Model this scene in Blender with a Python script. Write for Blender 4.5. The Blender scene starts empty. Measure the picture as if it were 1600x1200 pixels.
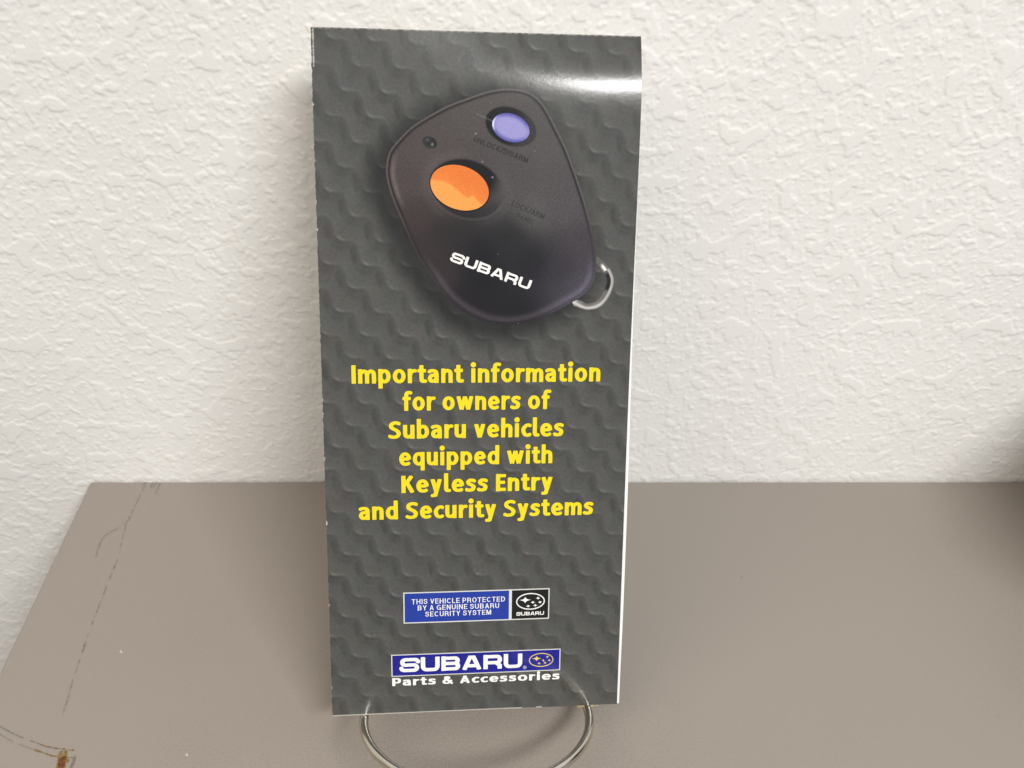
import bpy, math
import numpy as np
from mathutils import Vector

scene = bpy.context.scene
COL = scene.collection

# ------------------------------------------------------------------ camera
cam_d = bpy.data.cameras.new('camera')
cam_d.sensor_width = 36.0
cam_d.lens = 36.0 * 1473.0 / 1600.0
cam_d.clip_start = 0.01
cam_d.clip_end = 50.0
cam_d.dof.use_dof = True
cam_d.dof.focus_distance = 0.290
cam_d.dof.aperture_fstop = 20.0
cam = bpy.data.objects.new('camera', cam_d)
COL.objects.link(cam)
cam.location = (0.0, 0.0, 0.292)
cam.rotation_euler = (math.radians(90.0 - 39.84), 0.0, 0.0)
scene.camera = cam

# ------------------------------------------------------------------ world: dim indoor bounce
world = bpy.data.worlds.new('World')
scene.world = world
world.use_nodes = True
wn, wl = world.node_tree.nodes, world.node_tree.links
wn.clear()
w_out = wn.new('ShaderNodeOutputWorld')
w_bg = wn.new('ShaderNodeBackground')
w_bg.inputs['Strength'].default_value = 0.72
w_tc = wn.new('ShaderNodeTexCoord')
w_sep = wn.new('ShaderNodeSeparateXYZ')
w_map = wn.new('ShaderNodeMapRange')
w_map.inputs['From Min'].default_value = -1.0
w_map.inputs['From Max'].default_value = 1.0
w_ramp = wn.new('ShaderNodeValToRGB')
w_ramp.color_ramp.elements[0].position = 0.30
w_ramp.color_ramp.elements[0].color = (0.20, 0.175, 0.145, 1)
w_ramp.color_ramp.elements[1].position = 0.78
w_ramp.color_ramp.elements[1].color = (0.90, 0.94, 1.0, 1)
e = w_ramp.color_ramp.elements.new(0.52)
e.color = (0.44, 0.455, 0.48, 1)
wl.new(w_tc.outputs['Generated'], w_sep.inputs[0])
wl.new(w_sep.outputs['Z'], w_map.inputs['Value'])
wl.new(w_map.outputs[0], w_ramp.inputs[0])
# tint added to the ambient light: warm from the left, cool from the right
w_mx = wn.new('ShaderNodeMapRange')
w_mx.inputs['From Min'].default_value = -0.8
w_mx.inputs['From Max'].default_value = 0.8
w_rx = wn.new('ShaderNodeValToRGB')
w_rx.color_ramp.elements[0].color = (1.0, 0.91, 0.74, 1)
w_rx.color_ramp.elements[1].color = (0.93, 1.0, 1.12, 1)
w_mul = wn.new('ShaderNodeVectorMath'); w_mul.operation = 'MULTIPLY'
wl.new(w_sep.outputs['X'], w_mx.inputs['Value'])
wl.new(w_mx.outputs[0], w_rx.inputs[0])
wl.new(w_ramp.outputs[0], w_mul.inputs[0])
wl.new(w_rx.outputs[0], w_mul.inputs[1])
wl.new(w_mul.outputs[0], w_bg.inputs['Color'])
wl.new(w_bg.outputs[0], w_out.inputs['Surface'])

# ------------------------------------------------------------------ lamps: ceiling fluorescent fitting at the right, added warm fill at the left
def area(name, loc, target, sx, sy, power, color):
    d = bpy.data.lights.new(name, 'AREA')
    d.shape = 'RECTANGLE'
    d.size, d.size_y = sx, sy
    d.energy = power
    d.color = color
    o = bpy.data.objects.new(name, d)
    COL.objects.link(o)
    o.location = loc
    o.rotation_euler = (Vector(target) - Vector(loc)).to_track_quat('-Z', 'Y').to_euler()
    return o

area('ceiling_lamp_right', (0.90, -1.12, 1.72), (0.02, 0.25, 0.1), 1.0, 0.29, 46.0, (1.0, 0.985, 0.965))
area('warm_fill_left', (-1.25, -0.45, 1.9), (-0.1, 0.25, 0.0), 1.8, 1.0, 15.0, (1.0, 0.80, 0.56))  # fill light, added to brighten and warm the left of the wall

# ------------------------------------------------------------------ colour management
scene.view_settings.view_transform = 'Standard'
scene.view_settings.look = 'None'
scene.view_settings.exposure = 0.0
scene.view_settings.gamma = 1.0
scene.view_settings.use_curve_mapping = False
scene.render.engine = 'CYCLES'

# ================================================================== helpers
def lin(c):
    c = np.asarray(c, float) / 255.0
    return np.where(c <= 0.04045, c / 12.92, ((c + 0.055) / 1.055) ** 2.4)

def smooth(a, b, x):
    t = np.clip((x - a) / (b - a), 0, 1)
    return t * t * (3 - 2 * t)

def perlin(x, y, seed=0):
    x = np.asarray(x, float); y = np.asarray(y, float)
    xi = np.floor(x).astype(np.int64); yi = np.floor(y).astype(np.int64)
    xf, yf = x - xi, y - yi
    def g(ix, iy):
        h = (ix * 374761393 + iy * 668265263 + seed * 974634777) & 0xffffffff
        h = ((h ^ (h >> 13)) * 1274126177) & 0xffffffff
        h = h ^ (h >> 16)
        a = (h & 0xffff) / 65536.0 * 2 * np.pi
        return np.cos(a), np.sin(a)
    u = xf * xf * xf * (xf * (xf * 6 - 15) + 10)
    v = yf * yf * yf * (yf * (yf * 6 - 15) + 10)
    def d(ox, oy):
        gx, gy = g(xi + ox, yi + oy)
        return gx * (xf - ox) + gy * (yf - oy)
    a = d(0, 0) * (1 - u) + d(1, 0) * u
    b = d(0, 1) * (1 - u) + d(1, 1) * u
    return (a * (1 - v) + b * v) * 1.5

def fbm(x, y, seed=0, octs=4, gain=0.5):
    s, a, t = 0, 1.0, 0
    for i in range(octs):
        s = s + a * perlin(x * 2 ** i + i * 17.3, y * 2 ** i - i * 9.1, seed + i)
        t += a; a *= gain
    return s / t

def make_obj(name, verts, faces, mat=None, parent=None, shade_smooth=True, colors=None):
    me = bpy.data.meshes.new(name)
    me.from_pydata([tuple(v) for v in verts], [], faces) if not isinstance(verts, np.ndarray) else None
    if isinstance(verts, np.ndarray):
        n = len(verts)
        me.vertices.add(n)
        me.vertices.foreach_set('co', np.ascontiguousarray(verts, dtype=np.float32).ravel())
        if isinstance(faces, np.ndarray):
            k = faces.shape[1]
            tot = faces.shape[0]
            me.loops.add(tot * k)
            me.loops.foreach_set('vertex_index', faces.astype(np.int32).ravel())
            me.polygons.add(tot)
            me.polygons.foreach_set('loop_start', np.arange(0, tot * k, k, dtype=np.int32))
        else:
            lens = np.array([len(f) for f in faces], dtype=np.int32)
            flat = np.fromiter((i for f in faces for i in f), dtype=np.int32)
            me.loops.add(len(flat))
            me.loops.foreach_set('vertex_index', flat)
            me.polygons.add(len(lens))
            me.polygons.foreach_set('loop_start', np.concatenate([[0], np.cumsum(lens)[:-1]]).astype(np.int32))
        me.update(calc_edges=True)
        me.validate()
    if colors is not None:
        ca = me.color_attributes.new('print_colour', 'FLOAT_COLOR', 'POINT')
        c4 = np.ones((len(me.vertices), 4), np.float32)
        c4[:, :3] = colors
        ca.data.foreach_set('color', c4.ravel())
    if shade_smooth:
        me.polygons.foreach_set('use_smooth', np.ones(len(me.polygons), dtype=bool))
    if mat:
        me.materials.append(mat)
    o = bpy.data.objects.new(name, me)
    COL.objects.link(o)
    if parent:
        o.parent = parent
    return o

def empty(name, loc=(0, 0, 0)):
    o = bpy.data.objects.new(name, None)
    o.location = loc
    o.empty_display_size = 0.02
    COL.objects.link(o)
    return o

def tag(o, label=None, cat=None, kind=None):
    if label: o['label'] = label
    if cat: o['category'] = cat
    if kind: o['kind'] = kind
    return o

def tube_mesh(pts, r, seg=16):
    """round wire along a 3-D polyline, with rounded ends"""
    P = [Vector(p) for p in pts]
    verts, faces = [], []
    t0 = (P[1] - P[0]).normalized()
    up = Vector((0, 0, 1)) if abs(t0.z) < 0.9 else Vector((1, 0, 0))
    n = (up - up.dot(t0) * t0).normalized()
    rings = []
    def ring(c, t, n, rad):
        b = t.cross(n)
        s = len(verts)
        for k in range(seg):
            a = 2 * math.pi * k / seg
            verts.append(c + (n * math.cos(a) + b * math.sin(a)) * rad)
        rings.append(s)
    m = len(P)
    for i in range(m):
        t = (P[min(i + 1, m - 1)] - P[max(i - 1, 0)]).normalized()
        n = (n - n.dot(t) * t).normalized()
        if i == 0:
            for q in (0.2, 0.65):
                ring(P[0] - t * r * (1 - q) * 0.8, t, n, r * math.sqrt(1 - (1 - q) ** 2))
        ring(P[i], t, n, r)
        if i == m - 1:
            for q in (0.65, 0.2):
                ring(P[i] + t * r * (1 - q) * 0.8, t, n, r * math.sqrt(1 - (1 - q) ** 2))
    for a, b in zip(rings[:-1], rings[1:]):
        for k in range(seg):
            k2 = (k + 1) % seg
            faces.append((a + k, a + k2, b + k2, b + k))
    faces.append(tuple(rings[0] + k for k in reversed(range(seg))))
    faces.append(tuple(rings[-1] + k for k in range(seg)))
    return verts, faces

def catmull(pts, per=10, closed=False):
    P = [np.array(p, float) for p in pts]
    n = len(P)
    out = []
    rng = range(n if closed else n - 1)
    for i in rng:
        if closed:
            p0, p1, p2, p3 = P[(i - 1) % n], P[i], P[(i + 1) % n], P[(i + 2) % n]
        else:
            p1, p2 = P[i], P[i + 1]
            p0 = P[i - 1] if i > 0 else 2 * p1 - p2
            p3 = P[i + 2] if i + 2 < n else 2 * p2 - p1
        for k in range(per):
            t = k / per
            out.append(0.5 * (2 * p1 + (p2 - p0) * t + (2 * p0 - 5 * p1 + 4 * p2 - p3) * t * t
                              + (3 * p1 - p0 - 3 * p2 + p3) * t ** 3))
    out.append(P[0] if closed else P[-1])
    return np.array(out)

# ------------------------------------------------------------------ materials
def new_mat(name):
    m = bpy.data.materials.new(name)
    m.use_nodes = True
    nt = m.node_tree
    b = nt.nodes['Principled BSDF']
    return m, nt, b

def mat_print(name, color=None, rough=0.17, grain=0.10):
    """ink on coated paper: flat ink colour or the mesh's own print colours, with fine halftone grain"""
    m, nt, b = new_mat(name)
    N, Lk = nt.nodes, nt.links
    if color is None:
        src = N.new('ShaderNodeAttribute'); src.attribute_name = 'print_colour'
        c_out = src.outputs['Color']
    else:
        src = N.new('ShaderNodeRGB'); src.outputs[0].default_value = (*color, 1)
        c_out = src.outputs[0]
    tc = N.new('ShaderNodeTexCoord')
    nz = N.new('ShaderNodeTexNoise'); nz.inputs['Scale'].default_value = 2100; nz.inputs['Detail'].default_value = 2.0
    Lk.new(tc.outputs['Object'], nz.inputs['Vector'])
    mr = N.new('ShaderNodeMapRange')
    mr.inputs['From Min'].default_value = 0.25; mr.inputs['From Max'].default_value = 0.75
    mr.inputs['To Min'].default_value = 1 - grain; mr.inputs['To Max'].default_value = 1 + grain
    Lk.new(nz.outputs['Fac'], mr.inputs['Value'])
    mul = N.new('ShaderNodeVectorMath'); mul.operation = 'SCALE'
    Lk.new(c_out, mul.inputs[0]); Lk.new(mr.outputs[0], mul.inputs['Scale'])
    Lk.new(mul.outputs[0], b.inputs['Base Color'])
    b.inputs['Roughness'].default_value = rough
    b.inputs['Specular IOR Level'].default_value = 0.5
    # faint waviness of the sheet
    nb = N.new('ShaderNodeTexNoise'); nb.inputs['Scale'].default_value = 900; nb.inputs['Detail'].default_value = 3.0
    Lk.new(tc.outputs['Object'], nb.inputs['Vector'])
    bp = N.new('ShaderNodeBump'); bp.inputs['Strength'].default_value = 0.06; bp.inputs['Distance'].default_value = 0.0002
    Lk.new(nb.outputs['Fac'], bp.inputs['Height']); Lk.new(bp.outputs[0], b.inputs['Normal'])
    return m

def mat_wall():
    m, nt, b = new_mat('textured_white_paint')
    N, Lk = nt.nodes, nt.links
    tc = N.new('ShaderNodeTexCoord')
    nz = N.new('ShaderNodeTexNoise'); nz.inputs['Scale'].default_value = 9; nz.inputs['Detail'].default_value = 5
    Lk.new(tc.outputs['Object'], nz.inputs['Vector'])
    rp = N.new('ShaderNodeValToRGB')
    rp.color_ramp.elements[0].color = (0.79, 0.775, 0.745, 1); rp.color_ramp.elements[0].position = 0.3
    rp.color_ramp.elements[1].color = (0.83, 0.82, 0.795, 1); rp.color_ramp.elements[1].position = 0.7
    Lk.new(nz.outputs['Fac'], rp.inputs[0]); Lk.new(rp.outputs[0], b.inputs['Base Color'])
    b.inputs['Roughness'].default_value = 0.55
    b.inputs['Specular IOR Level'].default_value = 0.3
    n2 = N.new('ShaderNodeTexNoise'); n2.inputs['Scale'].default_value = 900; n2.inputs['Detail'].default_value = 4
    Lk.new(tc.outputs['Object'], n2.inputs['Vector'])
    bp = N.new('ShaderNodeBump'); bp.inputs['Strength'].default_value = 0.25; bp.inputs['Distance'].default_value = 0.0004
    Lk.new(n2.outputs['Fac'], bp.inputs['Height']); Lk.new(bp.outputs[0], b.inputs['Normal'])
    return m

def mat_table():
    m, nt, b = new_mat('grey_beige_enamel')
    N, Lk = nt.nodes, nt.links
    tc = N.new('ShaderNodeTexCoord')
    nz = N.new('ShaderNodeTexNoise'); nz.inputs['Scale'].default_value = 10; nz.inputs['Detail'].default_value = 8
    Lk.new(tc.outputs['Object'], nz.inputs['Vector'])
    n2 = N.new('ShaderNodeTexNoise'); n2.inputs['Scale'].default_value = 1500; n2.inputs['Detail'].default_value = 2
    Lk.new(tc.outputs['Object'], n2.inputs['Vector'])
    mix = N.new('ShaderNodeMath'); mix.operation = 'ADD'
    s2 = N.new('ShaderNodeMath'); s2.operation = 'MULTIPLY'; s2.inputs[1].default_value = 1.2
    Lk.new(n2.outputs['Fac'], s2.inputs[0]); Lk.new(nz.outputs['Fac'], mix.inputs[0]); Lk.new(s2.outputs[0], mix.inputs[1])
    rp = N.new('ShaderNodeValToRGB')
    rp.color_ramp.elements[0].color = (0.216, 0.191, 0.166, 1); rp.color_ramp.elements[0].position = 0.75
    rp.color_ramp.elements[1].color = (0.252, 0.223, 0.194, 1); rp.color_ramp.elements[1].position = 1.0
    Lk.new(mix.outputs[0], rp.inputs[0]); Lk.new(rp.outputs[0], b.inputs['Base Color'])
    b.inputs['Roughness'].default_value = 0.42
    b.inputs['Specular IOR Level'].default_value = 0.4
    bp = N.new('ShaderNodeBump'); bp.inputs['Strength'].default_value = 0.12; bp.inputs['Distance'].default_value = 0.0003
    Lk.new(n2.outputs['Fac'], bp.inputs['Height']); Lk.new(bp.outputs[0], b.inputs['Normal'])
    return m

def mat_simple(name, color, rough=0.5, metal=0.0, spec=0.5, noise=0.0, scale=300):
    m, nt, b = new_mat(name)
    N, Lk = nt.nodes, nt.links
    tc = N.new('ShaderNodeTexCoord')
    nz = N.new('ShaderNodeTexNoise'); nz.inputs['Scale'].default_value = scale; nz.inputs['Detail'].default_value = 3
    Lk.new(tc.outputs['Object'], nz.inputs['Vector'])
    rp = N.new('ShaderNodeValToRGB')
    rp.color_ramp.elements[0].color = tuple(c * (1 - noise) for c in color) + (1,); rp.color_ramp.elements[0].position = 0.3
    rp.color_ramp.elements[1].color = tuple(min(1, c * (1 + noise)) for c in color) + (1,); rp.color_ramp.elements[1].position = 0.7
    Lk.new(nz.outputs['Fac'], rp.inputs[0]); Lk.new(rp.outputs[0], b.inputs['Base Color'])
    b.inputs['Roughness'].default_value = rough
    b.inputs['Metallic'].default_value = metal
    b.inputs['Specular IOR Level'].default_value = spec
    return m

# ================================================================== WALL (knock-down plaster, painted white)
WALL_Y = 0.285
def build_wall():
    x0, x1, z0, z1, st = -0.345, 0.300, -0.205, 0.240, 0.00044
    nx, nz = int((x1 - x0) / st), int((z1 - z0) / st)
    xs = np.linspace(x0, x1, nx + 1); zs = np.linspace(z0, z1, nz + 1)
    X, Z = np.meshgrid(xs, zs)
    mmx, mmz = X * 1000, Z * 1000
    wx = mmx + 0.75 * fbm(mmx / 2.2, mmz / 2.2, 50, 3); wz = mmz + 0.75 * fbm(mmx / 2.2, mmz / 2.2, 60, 3)
    cover = 0.10 * fbm(mmx / 38, mmz / 38, 91, 2)
    n1 = fbm(wx / 8.8, wz / 8.6, 3, 3, 0.42)
    n2 = fbm(wx / 3.4, wz / 3.5, 11, 2, 0.5)
    n3 = fbm(wx / 1.75, wz / 1.8, 23, 2, 0.5)
    p1 = smooth(0.145, 0.215, n1 + cover)
    p2 = smooth(0.25, 0.34, n2 + cover)
    p3 = smooth(0.16, 0.44, n3)
    rough = 0.5 + 0.5 * fbm(wx / 1.25, wz / 1.25, 29, 2)
    h = np.maximum.reduce([0.29 * p1 + 0.012 * n2, 0.22 * p2 + 0.01 * n3, 0.16 * p3 + 0.07 * rough])
    H = 0.00088 * h + 0.00018 * fbm(mmx / 45, mmz / 45, 90, 2)
    edge = np.minimum.reduce([X - x0, x1 - X, Z - z0, z1 - Z])
    H = H * smooth(0, 0.01, edge)
    V = np.stack([X, WALL_Y + 0.0002 - H, Z], -1).reshape(-1, 3)
    idx = np.arange((nx + 1) * (nz + 1)).reshape(nz + 1, nx + 1)
    F = np.stack([idx[:-1, :-1], idx[:-1, 1:], idx[1:, 1:], idx[1:, :-1]], -1).reshape(-1, 4)
    # the plain rest of the wall around the modelled relief, and its back
    X0, X1, Z0, Z1 = -1.6, 1.6, -0.75, 1.7
    yb = WALL_Y + 0.0002
    ext = np.array([(X0, yb, Z0), (X1, yb, Z0), (X1, yb, Z1), (X0, yb, Z1),
                    (x0, yb, z0), (x1, yb, z0), (x1, yb, z1), (x0, yb, z1),
                    (X0, yb + 0.1, Z0), (X1, yb + 0.1, Z0), (X1, yb + 0.1, Z1), (X0, yb + 0.1, Z1)])
    b = len(V)
    F2 = np.array([(0, 1, 5, 4), (1, 2, 6, 5), (2, 3, 7, 6), (3, 0, 4, 7),
                   (9, 8, 11, 10), (1, 0, 8, 9), (2, 1, 9, 10), (3, 2, 10, 11), (0, 3, 11, 8)]) + b
    o = make_obj('wall', np.concatenate([V, ext]), np.concatenate([F, F2]), mat_wall())
    tag(o, 'white painted wall with rough knock-down plaster texture behind the table', 'wall')
build_wall()

# ================================================================== TABLE (grey-beige enamelled top)
TBL_X0, TBL_Y1 = -0.1812, WALL_Y - 0.0006
def box_mesh(x0, x1, y0, y1, z0, z1, bev=0.0):
    import bmesh
    bm = bmesh.new()
    bmesh.ops.create_cube(bm, size=1)
    for v in bm.verts:
        v.co = Vector(((x0 + x1) / 2 + v.co.x * (x1 - x0), (y0 + y1) / 2 + v.co.y * (y1 - y0), (z0 + z1) / 2 + v.co.z * (z1 - z0)))
    if bev:
        bmesh.ops.bevel(bm, geom=list(bm.edges), offset=bev, segments=3, affect='EDGES', profile=0.5)
    vs = [tuple(v.co) for v in bm.verts]
    bm.verts.index_update()
    fs = [tuple(v.index for v in f.verts) for f in bm.faces]
    bm.free()
    return vs, fs

table = empty('table', (0.15, 0.0, -0.72))
tag(table, 'grey-beige enamelled table top with scuffs and pen marks, standing against the wall', 'table')
def in_table(name, vs, fs, mat, smooth_=False):
    off = np.array(table.location)
    vs = [tuple(np.array(v) - off) for v in vs]
    return make_obj(name, vs, fs, mat, table, smooth_)
M_TABLE = mat_table()
vs, fs = box_mesh(TBL_X0, 0.62, -0.36, TBL_Y1, -0.028, 0.0, 0.0007)
in_table('table_top', vs, fs, M_TABLE)
vs, fs = box_mesh(TBL_X0 + 0.02, 0.60, -0.33, TBL_Y1 - 0.02, -0.72, -0.0285, 0.001)
in_table('cabinet_body', vs, fs, M_TABLE)

# ================================================================== flat shapes from distance fields
def field_mesh(Fd, x0, y0, st):
    """filled region F<0 of a grid field -> 2-D vertices and faces, edges cut exactly"""
    ny, nx = Fd.shape
    ins = Fd < 0
    cnt = ins[:-1, :-1].astype(int) + ins[:-1, 1:] + ins[1:, 1:] + ins[1:, :-1]
    full = np.argwhere(cnt == 4)
    idx = -np.ones((ny, nx), int)
    verts, faces = [], []
    def gv(j, i):
        if idx[j, i] < 0:
            idx[j, i] = len(verts); verts.append((x0 + i * st, y0 + j * st))
        return idx[j, i]
    for j, i in full:
        faces.append((gv(j, i), gv(j, i + 1), gv(j + 1, i + 1), gv(j + 1, i)))
    ed = {}
    def ev(a, b):
        key = (a, b) if a < b else (b, a)
        if key in ed: return ed[key]
        fa, fb = Fd[a], Fd[b]
        t = fa / (fa - fb)
        p = (x0 + (a[1] + t * (b[1] - a[1])) * st, y0 + (a[0] + t * (b[0] - a[0])) * st)
        ed[key] = len(verts); verts.append(p)
        return ed[key]
    for j, i in np.argwhere((cnt > 0) & (cnt < 4)):
        c = [(j, i), (j, i + 1), (j + 1, i + 1), (j + 1, i)]
        poly = []
        for k in range(4):
            a, b = c[k], c[(k + 1) % 4]
            if ins[a]: poly.append(gv(*a))
            if ins[a] != ins[b]: poly.append(ev(a, b))
        if len(set(poly)) >= 3:
            faces.append(tuple(dict.fromkeys(poly)))
    return np.array(verts), faces

def grid(x0, x1, y0, y1, st):
    nx, ny = int(math.ceil((x1 - x0) / st)), int(math.ceil((y1 - y0) / st))
    xs = x0 + np.arange(nx + 1) * st; ys = y0 + np.arange(ny + 1) * st
    return np.meshgrid(xs, ys)

def stroke_field(X, Y, pts, widths):
    """signed distance to a thick polyline with square ends (round inner joints)"""
    out = np.full(X.shape, 1e3)
    n = len(pts)
    closed = abs(pts[0][0] - pts[-1][0]) + abs(pts[0][1] - pts[-1][1]) < 1e-9
    for i in range(n - 1):
        ax, ay = pts[i]; bx, by = pts[i + 1]
        L = math.hypot(bx - ax, by - ay)
        if L < 1e-9: continue
        ux, uy = (bx - ax) / L, (by - ay) / L
        al = (X - ax) * ux + (Y - ay) * uy
        pe = np.abs(-(X - ax) * uy + (Y - ay) * ux)
        hw = widths[i] / 2
        before = np.maximum(-al, 0); after = np.maximum(al - L, 0)
        d = np.hypot(before + after, pe) - hw
        if i == 0 and not closed:
            d = np.where(al < 0, np.maximum(pe - hw, -al), d)
        if i == n - 2 and not closed:
            d = np.where(al > L, np.maximum(pe - hw, al - L), d)
        out = np.minimum(out, d)
    return out

# ------------------------------------------------------------------ lettering
def arc(cx, cy, rx, ry, a0, a1, n=14):
    return [(cx + rx * math.cos(math.radians(a0 + (a1 - a0) * k / n)), cy + ry * math.sin(math.radians(a0 + (a1 - a0) * k / n))) for k in range(n + 1)]
def cr(pts, per=6):
    return [tuple(p) for p in catmull(pts, per)]

# heavy humanist face: x-height 1, stems .36, thin .26
def face_humanist():
    G = {}
    s = .18
    G['I'] = (.36, [[(s, 0), (s, 1.29)]])
    def arch(x0, x1):
        return [(x0, .62)] + cr([(x0, .66), (x0 + .13, .80), ((x0 + x1) / 2 + .04, .872), (x1 - .05, .79), (x1, .62)], 5) + [(x1, 0)]
    G['n'] = (.90, [[(s, 0), (s, 1)], arch(.18, .72)])
    G['m'] = (1.36, [[(s, 0), (s, 1)], arch(.18, .68), arch(.68, 1.18)])
    G['h'] = (.90, [[(s, 0), (s, 1.42)], arch(.18, .72)])
    G['r'] = (.64, [[(s, 0), (s, 1)], cr([(.20, .60), (.27, .76), (.42, .86), (.62, .875)], 5)])
    G['u'] = (.90, [[(.72, 1), (.72, 0)], [(.18, 1)] + cr([(.18, .38), (.23, .20), (.42, .128), (.60, .20), (.72, .36)], 5)])
    G['o'] = (.98, [arc(.49, .5, .315, .385, 0, 360, 28)])
    bowl = arc(.47, .5, .305, .38, 150, -150, 24)
    G['p'] = (.95, [[(s, -.36), (s, 1)], bowl])
    G['b'] = (.95, [[(s, 0), (s, 1.42)], bowl])
    bowlm = [(.95 - x, y) for x, y in bowl]
    G['q'] = (.95, [[(.77, -.36), (.77, 1)], bowlm])
    G['d'] = (.95, [[(.77, 0), (.77, 1.42)], bowlm])
    G['a'] = (.86, [cr([(.10, .80), (.24, .855), (.42, .87), (.60, .80), (.66, .60)], 5) + [(.66, 0)],
                    cr([(.66, .56), (.44, .555), (.24, .49), (.17, .30), (.26, .15), (.42, .13), (.58, .22), (.66, .36)], 5)])
    G['e'] = (.92, [[(.22, .50), (.74, .50)], arc(.47, .5, .30, .38, 0, 262, 22) + cr([(.44, .122), (.60, .13), (.78, .19)], 4)[1:]])
    G['c'] = (.74, [cr([(.70, .82), (.54, .872), (.36, .82), (.19, .62), (.18, .40), (.30, .18), (.50, .122), (.70, .19)], 5)])
    G['s'] = (.76, [cr([(.66, .80), (.52, .862), (.32, .86), (.19, .74), (.26, .60), (.46, .50), (.585, .36), (.52, .18), (.36, .125), (.18, .13), (.06, .18)], 5)])
    G['t'] = (.62, [[(.28, 1.25), (.28, .36)] + cr([(.28, .34), (.31, .18), (.42, .125), (.62, .14)], 5), [(.0, .872), (.60, .872)]])
    G['f'] = (.62, [[(.27, 0), (.27, 1.02)] + cr([(.27, 1.05), (.32, 1.24), (.46, 1.30), (.66, 1.27)], 5), [(.0, .872), (.60, .872)]])
    G['i'] = (.40, [[(.20, 0), (.20, 1)], ('dot', .20, 1.27, .205)])
    G['l'] = (.46, [[(s, 1.42), (s, .32)] + cr([(s, .30), (.22, .17), (.32, .125), (.46, .13)], 4)])
    G['v'] = (.86, [[(.16, 1), (.43, .02)], [(.70, 1), (.43, .02)]])
    G['w'] = (1.32, [[(.15, 1), (.40, .04)], [(.66, .96), (.40, .04)], [(.66, .96), (.92, .04)], [(1.17, 1), (.92, .04)]])
    G['y'] = (.86, [[(.16, 1), (.44, .06)], [(.70, 1), (.34, -.27)], cr([(.40, -.12), (.30, -.22), (.08, -.235)], 4)])
    G['S'] = (.92, [cr([(.80, 1.09), (.62, 1.155), (.40, 1.15), (.20, 1.02), (.21, .83), (.40, .70), (.62, .58), (.74, .40), (.66, .20), (.46, .128), (.24, .13), (.05, .20)], 5)])
    G['K'] = (.98, [[(s, 0), (s, 1.29)], [(.30, .60), (.78, 1.27)], [(.42, .78), (.84, .02)]])
    G['E'] = (.76, [[(s, 0), (s, 1.29)], [(.2, 1.16), (.74, 1.16)], [(.2, .66), (.68, .66)], [(.2, .13), (.76, .13)]])
    # for the extended caption
    G['P'] = (.90, [[(s, 0), (s, 1.29)], [(.18, 1.16), (.50, 1.16)] + arc(.50, .845, .24, .315, 90, -90, 10) + [(.18, .53)]])
    G['A'] = (1.06, [[(.17, 0), (.53, 1.22)], [(.89, 0), (.53, 1.22)], [(.30, .36), (.76, .36)]])
    G['&'] = (1.12, [cr([(1.02, .05), (.72, .40), (.42, .78), (.34, 1.02), (.50, 1.18), (.66, 1.02), (.56, .82), (.30, .62), (.19, .38), (.30, .16), (.54, .125), (.76, .28), (.90, .56)], 5)])
    return dict(G=G, wv=.312, wh=.235, gap=.115, space=.46, clip={'v': (0, 1), 'w': (0, 1), 'A': (0, 1.29), 'K': (0, 1.29), 'y': (-.36, 1)})
HUM = face_humanist()

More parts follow.
